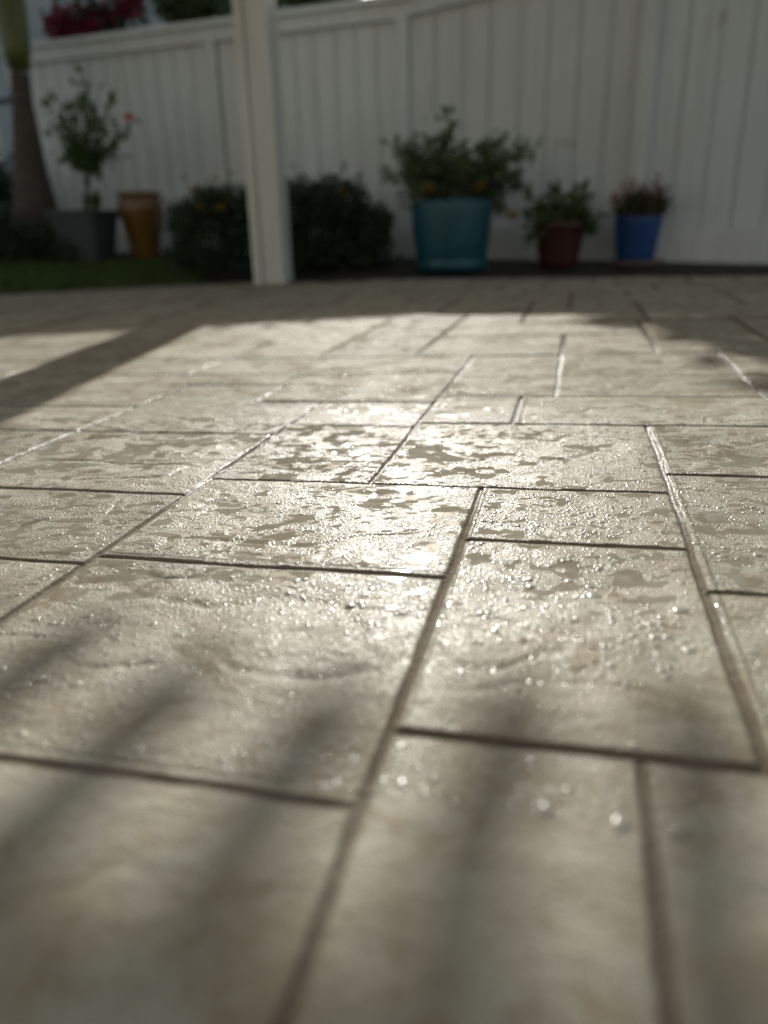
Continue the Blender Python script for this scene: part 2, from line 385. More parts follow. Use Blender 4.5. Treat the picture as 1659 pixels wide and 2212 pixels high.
for (bb, lo, hi) in HJ:
    rows = np.where((GB.min(axis=1) < bb+.03) & (GB.max(axis=1) > bb-.03))[0]
    if len(rows) == 0: continue
    s = slice(rows[0], rows[-1]+1)
    da = np.maximum(np.maximum(lo-GA[s], GA[s]-hi), 0)
    dist[s] = np.minimum(dist[s], np.hypot(GB[s]-bb+wob[s], da))
def sstep(x, a, b): u = np.clip((x-a)/(b-a), 0, 1); return u*u*(3-2*u)
hw = .0027*(1+.7*sstep(GB, .9, 1.8))*(0.62+.45*fbm(GA*9, GB*9, 21, 2)+.5*fbm(GA*70, GB*70, 23, 2))
jm = 1-sstep(dist, hw*.12, hw*1.2)
# which stone: label by flood fill on a coarse raster
ra, rb = np.arange(-3.5, 2.1, .01), np.arange(-2.3, 5.3, .01)
wall = np.zeros((len(rb), len(ra)), bool)
for (a, lo, hi) in VJ: wall[max(0, int((lo+2.3)/.01)):int((hi+2.3)/.01)+1, int(np.clip((a+3.5)/.01, 0, len(ra)-1))] = True
for (bb, lo, hi) in HJ:
    i = int((bb+2.3)/.01)
    if 0 <= i < len(rb): wall[i, max(0, int((lo+3.5)/.01)):int((hi+3.5)/.01)+1] = True
lab = np.zeros(wall.shape, np.int32); nlab = 0
for i in range(wall.shape[0]):
    for j in range(wall.shape[1]):
        if wall[i, j] or lab[i, j]: continue
        nlab += 1; st = [(i, j)]; lab[i, j] = nlab
        while st:
            p, q = st.pop()
            for u, v in ((p+1, q), (p-1, q), (p, q+1), (p, q-1)):
                if 0 <= u < wall.shape[0] and 0 <= v < wall.shape[1] and not wall[u, v] and not lab[u, v]:
                    lab[u, v] = nlab; st.append((u, v))
for _ in range(3):                          # give the joint cells a neighbour's stone
    for dy, dx in ((0, 1), (1, 0), (0, -1), (-1, 0)):
        z0 = lab == 0; lab[z0] = np.roll(lab, (dy, dx), (0, 1))[z0]
tones = rng.random(nlab+2); tilt = rng.normal(0, .004, (nlab+2, 2)); lift = rng.normal(0, .0003, nlab+2)
LI = np.clip(((GB+2.3)/.01).astype(int), 0, len(rb)-1); LJ = np.clip(((GA+3.5)/.01).astype(int), 0, len(ra)-1)
lb = lab[LI, LJ]
slate = (fbm(GA*13+lb*3.1, GB*17+lb*1.7, 31, 4)-.47)
cleft = np.abs(fbm(GA*7+lb*2.3, GB*11-lb*1.1, 51, 3)-.44)     # thin cleft lines of the slate stamp
Z = (.0062*slate-.0012*np.exp(-(cleft/.012)**2))*sstep(dist, .002, .024)+lift[lb]
Z -= .0002*np.exp(-(dist/.007)**2)
Z = Z*(1-jm)-(.0020+.0010*sstep(GB, .45, .7))*jm*(1+.9*(fbm(GA*60, GB*60, 71, 2)-.4))
wet = sstep(GB, .12, .34)*(1-.95*sstep(GB, .55, 1.15))
wet = np.clip(wet*(.75+.5*fbm(GA*3, GB*3, 81, 2)), 0, 1)
# how far each spot lies below the level at which water stands in the hollows of the stamp
hol = .85*(fbm(GA*56+lb*3.1, GB*92+lb*1.3, 131, 3)-.44)-.45*(fbm(GA*13+lb*3.1, GB*17+lb*1.7, 31, 4)-.47)+.22*(fbm(GA*6, GB*7, 141, 2)-.37)
inr = (GB > .35) & (GB < 1.2) & (GA > -.6) & (GA < .35)
fleck = .8*(fbm(GA*105+lb*2.1, GB*175-lb*1.9, 151, 3)-.44)+.3*(fbm(GA*8, GB*9, 161, 2)-.37)
hol = np.maximum(hol-np.percentile(hol[inr], 81), fleck-np.percentile(fleck[inr], 88))-.25*(1-sstep(GB, .18, .42))
Vp = np.stack([GA, GB, Z], -1).reshape(-1, 3)
ii = np.arange(nr*nc).reshape(nr, nc)
Q = np.stack([ii[:-1, :-1], ii[:-1, 1:], ii[1:, 1:], ii[1:, :-1]], -1).reshape(-1, 4)
patio = np_mesh('patio', Vp, Q, M['patio'])
for nm, arr in (('tone', tones[lb]), ('joint', jm), ('wet', wet), ('pool', sstep(GB, .16, .40)), ('hollow', hol), ('jwet', sstep(GB, .46, .62)*(1-sstep(GB, 1.15, 1.5))), ('grout', 1-sstep(dist, hw*.85, hw*1.75))):
    at_ = patio.data.attributes.new(nm, 'FLOAT', 'POINT'); at_.data.foreach_set('value', arr.astype(np.float32).ravel())
tag(patio, 'wet stamped concrete patio with cut joints and puddled water', 'patio', kind='structure')
PM = Matrix(((math.cos(TILT), 0, -math.sin(TILT), 0), (0, 1, 0, 0), (math.sin(TILT), 0, math.cos(TILT), 0), (0, 0, 0, 1))) @ Matrix.Rotation(-YAW, 4, 'Z')
patio.matrix_world = PM
def pw(a, b, z=0.0): return PM @ Vector((a, b, z))

# ------------------------------------------------------------------ water beads standing on the stones
def surf_z(a, b):
    j = np.clip(np.searchsorted(A, a)-1, 0, nc-2); i = np.clip(np.searchsorted(Bl, b)-1, 0, len(Bl)-2)
    u = (a-A[j])/(A[j+1]-A[j]); v = (b-Bl[i])/(Bl[i+1]-Bl[i])
    return (Z[i, j]*(1-u)+Z[i, j+1]*u)*(1-v)+(Z[i+1, j]*(1-u)+Z[i+1, j+1]*u)*v
nb = 52000
bb_ = .22+1.4*rng.random(nb)**1.25
aa_ = rng.normal(-.05, .40, nb)*(.30+.80*bb_)-.12*bb_
ok = (aa_ > -1.2) & (aa_ < .7) & (fbm(aa_*7, bb_*7, 91, 3)+.12*rng.random(nb) > .40) & (rng.random(nb) > .72*np.clip((bb_-.7)/.35, 0, 1))
aa_, bb_ = aa_[ok], bb_[ok]
JJ = np.clip(np.searchsorted(A, aa_), 0, nc-1); IB = np.clip(np.searchsorted(Bl, bb_), 0, len(Bl)-1)
ok = (dist[IB, JJ] > .0055) & (hol[IB, JJ] < rng.normal(-.02, .025, len(aa_))); aa_, bb_ = aa_[ok], bb_[ok]; nb = len(aa_)
rad = np.clip(rng.lognormal(math.log(.00085), .38, nb), .0004, .0022)
rad = np.where((bb_ < .42) & (rng.random(nb) < .05), rad*2.0, rad)
rad *= 1+.35*np.exp(-((aa_+.02)/.16)**2-((bb_-.47)/.13)**2)
rings = [(1.0, 0.0), (.88, .36), (.60, .66), (.28, .82), (.0, .86)]; sg = 8
th = np.arange(sg)*2*math.pi/sg
ux = np.concatenate([r*np.cos(th) for r, z in rings[:-1]]+[[0.0]]); uy = np.concatenate([r*np.sin(th) for r, z in rings[:-1]]+[[0.0]])
uz = np.concatenate([np.full(sg, z) for r, z in rings[:-1]]+[[rings[-1][1]]])
el = rng.normal(0, .18, (nb, 2)); ang = rng.random(nb)*math.pi
zb = surf_z(aa_, bb_)-.0001
lx = ux[None]*(1+el[:, :1]+.25*(rad[:, None] > .0018)*rng.random((nb, 1))); ly = uy[None]*(1+el[:, 1:])
wobble = 1+.10*np.sin(2*np.arctan2(uy, ux)[None]*1.5+ang[:, None]*4)
X = aa_[:, None]+rad[:, None]*wobble*(lx*np.cos(ang)[:, None]-ly*np.sin(ang)[:, None])
Y = bb_[:, None]+rad[:, None]*wobble*(lx*np.sin(ang)[:, None]+ly*np.cos(ang)[:, None])
Zb = zb[:, None]+rad[:, None]*.29*uz[None]
k1 = len(ux)
tri = []
for r in range(3):
    for s in range(sg):
        a0, a1, c0, c1 = r*sg+s, r*sg+(s+1) % sg, (r+1)*sg+s, (r+1)*sg+(s+1) % sg
        tri += [(a0, a1, c1), (a0, c1, c0)]
tri += [(3*sg+s, 3*sg+(s+1) % sg, 4*sg) for s in range(sg)]
tri = np.array(tri); T = (tri[None]+(np.arange(nb)*k1)[:, None, None]).reshape(-1, 3)
beads = np_mesh('water_droplets', np.stack([X, Y, Zb], -1).reshape(-1, 3), T, M['bead'])
beads.matrix_world = PM
tag(beads, 'clear water droplets beaded over the sunlit patio stones', 'water droplets', kind='stuff')

# ------------------------------------------------------------------ ground: bed, lawn, land beyond
def sheet(name, fx, xs, ys, mat):
    V = [(x, y, fx(x, y)) for y in ys for x in xs]; n = len(xs)
    Fs = [(j*n+i, j*n+i+1, (j+1)*n+i+1, (j+1)*n+i) for j in range(len(ys)-1) for i in range(n-1)]
    return mesh_obj(name, V, Fs, mat, smooth=True)
r3 = np.random.default_rng(3)
def bedf(x, y):
    z = float(bed_z(x, y)) if y < 6.5 else float(bed_z(x, 6.5))
    if x < -.2:
        k = min(1.0, (-.2-x)/1.0); low = -.066+.01*(y-4.0) if y < 4.2 else -.064+.26*(y-4.2)
        z = z*(1-k)+min(z, low)*k
    return z+.012*(float(vnoise(np.array(x*6.), np.array(y*6.), 5))-.5)-.012
tag(sheet('garden_bed', bedf, np.arange(-6, 5.1, .12), np.concatenate([np.arange(2.0, 6.6, .1)]), M['soil']), kind='structure')
tag(sheet('ground', lambda x, y: -.14, [-300, -60, -8, 8, 60, 300], [-300, -60, -3, 8, 60, 300], M['earth']), kind='structure')
# turf: blades in the left corner between patio and fence
nb = 42000
gx = -4.2+3.4*r3.random(nb); gy = 3.6+1.4*r3.random(nb)
ga = gx*math.cos(YAW)-gy*math.sin(YAW); gb = gx*math.sin(YAW)+gy*math.cos(YAW)
gz0 = np.array([bedf(x, y) for x, y in zip(gx, gy)])
ok = (gz0 > .0255*gx-.006) & (gy < 4.86+.06*r3.random(nb)) & (gx < -.98-.1*r3.random(nb))
gx, gy = gx[ok], gy[ok]; nb = len(gx)
gz = np.array([bedf(x, y) for x, y in zip(gx, gy)])
hh = .022+.026*r3.random(nb); an = r3.random(nb)*math.pi; lean = r3.normal(0, .012, (nb, 2))
dx, dy = np.cos(an)*.0035, np.sin(an)*.0035
Vg = np.stack([np.stack([gx-dx, gy-dy, gz], -1), np.stack([gx+dx, gy+dy, gz], -1), np.stack([gx+lean[:, 0], gy+lean[:, 1], gz+hh], -1)], 1).reshape(-1, 3)
tag(np_mesh('lawn_grass', Vg, np.arange(nb*3).reshape(-1, 3), M['grass'], smooth=False), 'short dark green lawn grass in the shaded corner left of the post', 'grass', kind='stuff')

# ------------------------------------------------------------------ fence
def fpt(s, off, z): p = FP0+FK*s+FN*off; return np.array([p[0], p[1], z])
S0 = float((on_fence(75, 300)-FP0)@FK); S1 = 4.6
fence = empty('board_fence', fpt(S0, 0, 0))
tag(fence, 'white vertical board fence with flat cap rail running behind all the pots', 'fence')
def loc(V): return np.asarray(V)-np.asarray(fence.location)
def fbox(mb, s0, s1, off, th, z0, z1, bev=.004):
    c = loc((fpt(s0, off, z0)+fpt(s1, off, z1))/2); mb.box(c, FK*(s1-s0)/2, FN*th/2, np.array([0, 0, (z1-z0)/2]), bev)
def board_panel(s0, s1, top0, top1, width):
    """one panel of tongue and groove boards with V grooves between them"""
    mb = MB(); n = max(1, round((s1-s0)/width)); wd = (s1-s0)/n
    for i in range(n):
        a, c = s0+i*wd, s0+(i+1)*wd; zt = top0+(top1-top0)*((a+c)/2-s0)/(s1-s0)
        g = .0035 if i % 2 else .0052; off = r3.normal(0, .0012); zb0 = float(bed_z(0, FP0[1]+FK[1]*a))+.045
        for (p, q, o) in ((a+g, c-g, 0.0), (c-g-.008, c+g+.008, .0125))+(((a-.02, a+g+.008, .0125),) if i == 0 else ()):
            cen = loc((fpt(p, o+off, zb0)+fpt(q, o+off, zt))/2)
            mb.box(cen, FK*(q-p)/2, FN*.009, np.array([0, 0, (zt-zb0)/2]), .004 if o == 0 else 0)
    return mb.build('board_panel', M['fence'], fence)
sL = float((on_fence(460, 90)-FP0)@FK); sM = float((on_fence(872, 46)-FP0)@FK); sR = float((on_fence(1403, 100)-FP0)@FK)
board_panel(S0+.03, sL-.03, 1.428, 1.428, .135); board_panel(sL+.03, sM-.03, 1.426, 1.424, .14)
board_panel(sM+.03, sR-.035, 1.43, 1.56, .152); board_panel(sR+.035, S1, 1.56, 1.83, .15)
for s, hw_, zt in ((S0-.04, .065, 1.405), (sL, .026, 1.375), (sM, .037, 1.43), (sR, .044, 1.7), (S1+.03, .04, 1.9)):
    mb = MB(); zb0 = float(bed_z(0, FP0[1]+FK[1]*s))-.05; fbox(mb, s-hw_, s+hw_, -.022 if s != sR else -.040, .05 if s != sR else .075, zb0, zt); mb.build('fence_post', M['fence'], fence)
def rail(name, s0, s1, z0a, z0b, h, off, th):
    mb = MB(); V = []
    for s, z in ((s0, z0a), (s1, z0b)):
        for o, zz in ((off-th/2, 0), (off+th/2, 0), (off+th/2, h), (off-th/2, h)): V.append(loc(fpt(s, o, z+zz)))
    mb.add(V, [(0, 1, 5, 4), (1, 2, 6, 5), (2, 3, 7, 6), (3, 0, 4, 7), (3, 2, 1, 0), (4, 5, 6, 7)])
    return mb.build(name, M['post'] if name == 'bottom_rail' else M['fence'], fence)  # bottom rail in yellowish post paint, paler to stand for light from above
rail('top_rail', S0+.026, sM-.034, 1.362, 1.352, .0805, -.026, .034)
rail('top_rail', sM+.034, sR-.046, 1.360, 1.48, .09, -.026, .034)
rail('cap_rail', S0-.12, sM+.02, 1.441, 1.430, .032, -.010, .12)
rail('cap_rail', sM+.021, S1, 1.438, 1.86, .032, -.010, .12)
zz = lambda s: float(bed_z(0, FP0[1]+FK[1]*s))
rail('bottom_rail', S0+.026, sM-.034, zz(S0)-.06, zz(sM)-.06, .21, -.028, .034)
rail('bottom_rail', sM+.034, sR-.046, zz(sM)-.04, zz(sR)-.04, .195, -.050, .034)
rail('bottom_rail', sR+.046, S1, zz(sR)-.03, zz(S1)-.03, .19, -.065, .034)

# gate beyond the palm
gs = S0-.13
gate = empty('garden_gate', fpt(gs-.5, 0, 0)); tag(gate, 'white garden gate with black hinge strap half hidden behind the palm trunk', 'gate')
def gbox(name, s0, s1, off, th, z0, z1, mt):
    mb = MB(); c = (fpt(s0, off, z0)+fpt(s1, off, z1))/2-np.asarray(gate.location); mb.box(c, FK*(s1-s0)/2, FN*th/2, np.array([0, 0, (z1-z0)/2]), .003); return mb.build(name, mt, gate)
gbox('gate_panel', gs-.95, gs-.2, .02, .03, .75, 1.38, M['fence'])
gbox('gate_post', gs-1.05, gs-.96, .02, .07, .05, 1.45, M['fence'])
gbox('hinge', gs-.10, gs+.10, -.065, .014, 1.13, 1.165, M['iron'])

# ------------------------------------------------------------------ patio post and cover
RZ = math.atan2(FK[1], FK[0])
pp = at(588, 612, 4.0); pb = np.array([pp[0]+.005, 4.03, 0.0])
post = empty('patio_post', (pb[0], pb[1], -.02), math.radians(-9)); tag(post, 'cream white square post with a vertical groove standing at the patio edge', 'post')
def extr(name, prof, z0, z1, mt, par):
    n = len(prof); V = [(x, y, z0) for x, y in prof]+[(x, y, z1) for x, y in prof]
    return mesh_obj(name, V, [tuple(range(n))[::-1], tuple(range(n, 2*n))]+[(i, (i+1) % n, n+(i+1) % n, n+i) for i in range(n)], mt, par)
hwp = .083
extr('post_shaft', [(-hwp, -hwp+.012), (-hwp+.004, -hwp+.006), (-hwp+.042, -hwp+.006), (-hwp+.046, -hwp+.026), (-hwp+.066, -hwp+.026), (-hwp+.070, -hwp), (hwp-.006, -hwp), (hwp, -hwp+.006), (hwp, -.020), (hwp-.012, -.014), (hwp-.012, .014), (hwp, .020), (hwp, hwp-.006), (hwp-.006, hwp), (-hwp+.006, hwp), (-hwp, hwp-.006)], 0.006, 2.018, M['post'], post)
mb = MB(); mb.box((0, 0, .0), (hwp-.02, 0, 0), (0, hwp-.02, 0), (0, 0, .012)); mb.build('post_base', M['iron'], post)

cover = empty('patio_cover', (0, 4.09, 2.0), RZ); tag(cover, 'white patio cover overhead, above the picture, with slats added to cast the near shadow stripes', 'patio cover')
def cbox(name, x0, x1, y0, y1, z0, z1, mt):
    mb = MB(); mb.box(((x0+x1)/2, (y0+y1)/2, (z0+z1)/2), ((x1-x0)/2, 0, 0), (0, (y1-y0)/2, 0), (0, 0, (z1-z0)/2)); return mb.build(name, mt, cover)
cbox('beam', -2.6, 3.2, -.20, -.020, .0, .13, M['post'])
cbox('roof_panel', -2.8, 3.4, -3.3, 0.0, .132, .17, M['roofing'])
hw_o = empty('unseen_house_wall', (0, 4.09, 0), RZ); tag(hw_o, 'beige stucco house wall added unseen behind the camera to block sky and bounce light', 'house')  # unseen wall, added to hold back sky light and bounce some forward
mb = MB(); mb.box((.3, -5.35, 1.2), (4.5, 0, 0), (0, .1, 0), (0, 0, 1.4)); mb.build('wall', M['beige'], hw_o)
r4 = random.Random(9)
def above_cover(px, py):
    """where on the cover (own frame) the thing stands whose shadow falls at px, py"""
    k = 2.13/sdir.z; x, y = px+sdir.x*k, py+sdir.y*k-4.09
    return x*math.cos(RZ)+y*math.sin(RZ), -x*math.sin(RZ)+y*math.cos(RZ)
seen = []
for (mx, my), (tx, ty) in (((-.119, .269), (-.103, .352)), ((-.039, .276), (-.018, .325)), ((.042, .27), (.068, .308)), ((.13, .263), (.131, .291))):
    seen.append((.5*(above_cover(mx, my)[0]+above_cover(tx, ty)[0]), above_cover(tx, ty)[1]))
xs = list(seen); x = seen[0][0]-.084
while x > -2.75: xs.append((x, .385+r4.uniform(-.02, .03))); x -= .084+r4.uniform(-.004, .004)
x = seen[-1][0]+.084
while x < 3.3: xs.append((x, .385+r4.uniform(-.02, .03))); x += .084+r4.uniform(-.004, .004)
for x, ln in xs: cbox('shadow_slat', x-.0180, x+.0180, .004, ln, .135, .147, M['post'])  # unseen slats, added and placed to cast soft stripes on the near stones

# ------------------------------------------------------------------ plants
def leaves(name, P, Nrm, size, mat, parent, rngs, ratio=.5, fold=.25):
    """a leaf-shaped fold of four faces at each point, growing along Nrm"""
    n = len(P); d = Nrm/np.linalg.norm(Nrm, axis=1, keepdims=True)
    up = rngs.normal(0, 1, (n, 3)); s = np.cross(d, up); s /= (np.linalg.norm(s, axis=1, keepdims=True)+1e-9); u = np.cross(s, d)
    sz = size*(.6+.8*rngs.random(n))[:, None]; wd = sz*ratio*.5
    V = np.stack([P, P+d*sz*.45-s*wd+u*wd*fold, P+d*sz*.5, P+d*sz*.45+s*wd+u*wd*fold, P+d*sz-u*sz*.12], 1).reshape(-1, 3)
    b = (np.arange(n)*5)[:, None, None]
    T = (np.array([[0, 1, 2], [0, 2, 3], [1, 4, 2], [2, 4, 3]])[None]+b).reshape(-1, 3)
    return np_mesh(name, V, T, mat, parent, smooth=False)
def blob_points(rngs, n, lobes, shell=.55):
    """points filling several ellipsoid lobes, denser towards the skin"""
    out = []; tot = sum(l[3]*l[4]*l[5] for l in lobes)
    for (cx, cy, cz, rx, ry, rz) in lobes:
        k = max(8, int(n*(rx*ry*rz)/tot)); v = rngs.normal(0, 1, (k, 3)); v /= np.linalg.norm(v, axis=1, keepdims=True)
        r = shell+(1-shell)*rngs.random((k, 1)); r *= (1+.22*rngs.normal(0, 1, (k, 1)))
        out.append(np.stack([cx+rx*v[:, 0]*r[:, 0], cy+ry*v[:, 1]*r[:, 0], cz+rz*v[:, 2]*r[:, 0]], -1))
    return np.concatenate(out)
def flower(name, p, r, mt, parent, seed, petals=12):
    rg = np.random.default_rng(seed); v = rg.normal(0, 1, (petals*3, 3)); v[:, 2] = np.abs(v[:, 2])*.6; v[:, 1] -= .4
    return leaves(name, np.tile(np.asarray(p, float), (petals*3, 1))+v*r*.15, v, r, mt, parent, rg, .9)
def rel(root, P): return np.asarray(P)-np.asarray(root.location)

def shrub(name, label, base, lobes_px, Y, n, size, mt, seed, group=None, stems=5, cat='shrub', depth=.22, flowers=(), clip=0.0):
    rg = np.random.default_rng(seed); o = empty(name, base); tag(o, label, cat, group)
    lobes = []
    for (x, y, rx, ry) in lobes_px:
        c = at(x, y, Y); sc = Y/PF/ray(x, y)[1]*1.0
        c = rel(o, c); lobes.append((c[0], c[1]+rg.uniform(-.05, .08), c[2], rx*Y/PF*.96, depth, ry*Y/PF*.96))
    P = blob_points(rg, n, lobes)
    P = P[P[:, 2] > clip]
    cen = np.mean([l[:3] for l in lobes], axis=0)
    D = (P-cen); D /= (np.linalg.norm(D, axis=1, keepdims=True)+1e-6); D = D*.7+rg.normal(0, .6, P.shape)+np.array([0, 0, .35])
    leaves('foliage', P, D, size, mt, o, rg, .55)
    mb = MB()
    for k in range(stems):
        l = lobes[k % len(lobes)]; tip = np.array(l[:3])+rg.normal(0, .3, 3)*np.array(l[3:]); b0 = np.array([rg.normal(0, .02), rg.normal(0, .02), clip])
        mid = (b0+tip)/2+rg.normal(0, .02, 3); mb.tube([b0, mid, tip], [.008, .006, .003], 5)
    mb.build('stem', M['stem'], o, True)
    for i, (x, y, yy, r) in enumerate(flowers): flower('flower', rel(o, at(x, y, yy)), r, M['yellow'], o, seed*31+i)
    return o

# dark flowering shrubs either side of the post
def bedpt(X, Y): return (X, Y, float(bed_z(X, Y)))
shrub('flowering_shrub', 'dark rounded shrub with small yellow flowers left of the white post', bedpt(-.88, 4.45),
      [(455, 520, 70, 75), (410, 480, 45, 45), (500, 470, 45, 60), (540, 500, 40, 80), (465, 440, 40, 30), (400, 560, 40, 40)], 4.45, 5200, .034, M['shrub'], 11,
      flowers=[(420, 412, 4.28, .022), (432, 447, 4.22, .022), (475, 452, 4.22, .022), (464, 388, 4.3, .016)])
shrub('flowering_shrub', 'wide dark green shrub growing between the white post and the teal pot', bedpt(-.25, 4.4),
      [(690, 500, 70, 85), (740, 460, 55, 65), (640, 470, 40, 75), (790, 510, 50, 70), (700, 425, 45, 30), (760, 550, 70, 45), (825, 480, 22, 28), (640, 560, 50, 45)], 4.4, 7600, .034, M['shrub'], 12,
      flowers=[(690, 395, 4.25, .012), (742, 418, 4.2, .014)])
# low ground cover round the palm
shrub('ground_cover_plant', 'low dark leafy plants around the foot of the palm', bedpt(-2.2, 4.85),
      [(30, 530, 70, 40), (110, 520, 60, 38), (-30, 510, 60, 60), (150, 545, 30, 25)], 4.85, 3200, .035, M['shrub'], 13, stems=4, depth=.16)
shrub('garden_shrub', 'dark shrub at the left edge of the picture behind the palm trunk', bedpt(-2.9, 5.5),
      [(10, 450, 40, 60), (-30, 420, 60, 90)], 5.5, 1800, .045, M['shrub'], 14, depth=.2)

def pot_obj(name, label, base, prof, mt, group=None, seg=44, cat='plant pot', sq=None, rz=0.0, soil=None, zs=.85):
    prof = [(r, z*zs) for r, z in prof]; soil = (soil[0], soil[1]*zs) if soil else None
    o = empty(name, base, rz); tag(o, label, cat, group)
    mb = MB(); mb.lathe(prof, seg, rot=0, sq=sq); mb.build('pot', mt, o, not sq)
    if soil:
        mb = MB(); mb.lathe([(soil[0], soil[1]), (soil[0]*.5, soil[1]+.008), (.001, soil[1]+.012)], seg, sq=sq); mb.build('soil', M['soil'], o, True)
    return o
def rel_px(root, pts, Y, jitter, rg):
    out = []
    for x, y in pts:
        p = at(x, y, Y+rg.normal(0, jitter)); out.append(p-np.asarray(root.location))
    return out

# teal pot
tb = at(975, 583, 4.117); s = 4.117/PF/0.985
R = .205
teal = pot_obj('potted_plant', 'large teal glazed pot with a loose bush of small leaves and yellow flowers', tuple(tb),
   [(.001, .0), (.170, .0), (.179, .006), (.183, .022), (.184, .045), (.179, .055), (.184, .075), (.194, .14), (.202, .22), (.206, .30), (.207, .35), (.207, .385), (.203, .395), (.195, .393), (.190, .36), (.18, .33)], M['teal'], 'glazed pots along the fence', soil=(.188, .345))
rg = np.random.default_rng(21)
tips = [(850, 305), (862, 330), (840, 380), (905, 300), (925, 330), (968, 243), (962, 290), (985, 350), (1010, 330), (1050, 320), (1085, 300), (1092, 345), (1120, 330), (1110, 375), (1085, 400), (1075, 440), (1085, 455), (1120, 385), (900, 350), (880, 390), (1040, 360), (940, 370), (870, 420), (1000, 385), (1060, 385), (1150, 322), (955, 310), (1130, 405)]
mb = MB(); LP, LD = [], []
for (x, y), p in zip(tips, rel_px(teal, tips, 4.117, .09, rg)):
    b0 = np.array([rg.normal(0, .05), rg.normal(0, .05), .30]); mid = b0*.45+p*.55+np.array([0, 0, .05+.02*rg.normal()])
    pts = [b0, (b0+mid)/2+np.array([0, 0, .015]), mid, p]; mb.tube(pts, [.004, .0035, .003, .0015], 5)
    for k in range(58):
        t = rg.random()**.6; q = mid+(p-mid)*t if rg.random() < .65 else b0+(mid-b0)*(.3+.7*t)
        LP.append(q+rg.normal(0, .020, 3)); LD.append((p-b0)*.6+rg.normal(0, .3, 3))
mb.build('stem', M['stem'], teal, True)
body = blob_points(rg, 1000, [(-.10, 0, .43, .13, .12, .11), (.06, 0, .41, .14, .12, .08), (.20, 0, .47, .10, .10, .12), (-.19, 0, .50, .08, .08, .10)], .3)
LP = np.concatenate([np.array(LP), body]); LD = np.concatenate([np.array(LD), rg.normal(0, 1, body.shape)+np.array([0, 0, .4])])
leaves('foliage', LP, LD, .041, M['kumquat'], teal, rg, .55)
for i, (x, y) in enumerate([(1040, 405), (1105, 469), (924, 412)]): flower('flower', rel(teal, at(x, y, 3.98)), .026, M['yellow'], teal, 300+i)

# red pot
rb = at(1205, 577, 4.125)
redp = pot_obj('potted_plant', 'dark red glazed pot with drooping green leaves between teal and blue pots', tuple(rb),
   [(.001, .0), (.095, .0), (.100, .010), (.104, .05), (.116, .13), (.128, .20), (.133, .225), (.137, .230), (.138, .252), (.133, .260), (.124, .258), (.118, .23)], M['red'], 'glazed pots along the fence', soil=(.118, .225))
tips = [(1150, 490), (1165, 450), (1190, 425), (1200, 410), (1225, 440), (1250, 430), (1262, 412), (1280, 440), (1300, 470), (1290, 490), (1150, 515), (1175, 480), (1240, 470), (1270, 480), (1215, 470), (1205, 500), (1145, 430), (1140, 460)]
mb = MB(); LP, LD = [], []
for p in rel_px(redp, tips, 4.1, .07, rg):
    b0 = np.array([rg.normal(0, .03), rg.normal(0, .03), .195]); mid = (b0+p)/2+np.array([0, 0, .04]); mb.tube([b0, mid, p], [.004, .003, .0015], 5)
    for k in range(34):
        t = rg.random(); q = b0*(1-t)**2+2*mid*t*(1-t)+p*t*t; LP.append(q+rg.normal(0, .016, 3)); LD.append((p-b0)+rg.normal(0, .13, 3))
mb.build('stem', M['stem'], redp, True); leaves('foliage', np.array(LP), np.array(LD), .055, M['kumquat'], redp, rg, .5)

# blue pot on its saucer
sb = at(1370, 573, 4.202)
mb = MB(); mb.lathe([(.001, 0), (.135, 0), (.150, .012), (.156, .026), (.150, .026), (.140, .014), (.001, .012)], 44)
sau = mb.build('saucer', M['terra'], None, True); sau.location = tuple(sb); tag(sau, 'shallow brown clay saucer under the blue pot', 'saucer')
bluep = pot_obj('potted_plant', 'cobalt blue glazed pot with olive foliage and dusty pink tips', (sb[0], sb[1], sb[2]+.014),
   [(.001, .0), (.092, .0), (.097, .008), (.103, .06), (.112, .15), (.120, .215), (.123, .25), (.124, .264), (.121, .270), (.114, .266), (.110, .24)], M['blue'], 'glazed pots along the fence', soil=(.112, .24))
body = blob_points(rg, 1500, [(-.03, 0, .275, .10, .09, .08), (.06, 0, .285, .09, .09, .09), (-.09, 0, .25, .06, .06, .05), (.11, 0, .27, .05, .07, .06)], .2); body = body[body[:, 2] > .21]
leaves('foliage', body, rg.normal(0, .6, body.shape)+np.array([0, 0, 1.0]), .026, M['succ'], bluep, rg, .4)
mb = MB()
for (x, y) in [(1328, 415), (1345, 400), (1362, 388), (1372, 395), (1388, 398), (1402, 405), (1420, 378), (1428, 395), (1436, 410), (1335, 440), (1410, 425), (1380, 415), (1350, 420), (1322, 425)]:
    p = rel(bluep, at(x, y, 4.2+rg.normal(0, .05))); b0 = np.array([p[0]*.6, p[1]*.5, .23]); mb.tube([b0, p], [.002, .001], 4)
    u = np.linspace(.60, 1, 18)[:, None]
    leaves('flower_spike', b0+(p-b0)*u+rg.normal(0, .005, (18, 3)), np.array([0, 0, .6])+rg.normal(0, .6, (18, 3)), .018, M['dusty'], bluep, rg, .7)
mb.build('stem', M['stem'], bluep, True)

# ochre urn
ob = at(318, 560, 5.05)
pot_obj('tall_pot', 'tall ochre yellow glazed pot with tapering foot beside the grey planter', tuple(ob),
   [(.001, .0), (.078, .0), (.084, .008), (.086, .04), (.100, .14), (.122, .26), (.138, .36), (.140, .41), (.132, .445), (.122, .462), (.128, .470), (.138, .478), (.139, .492), (.131, .500), (.118, .495), (.112, .46), (.11, .40)], M['ochre'], zs=.79)
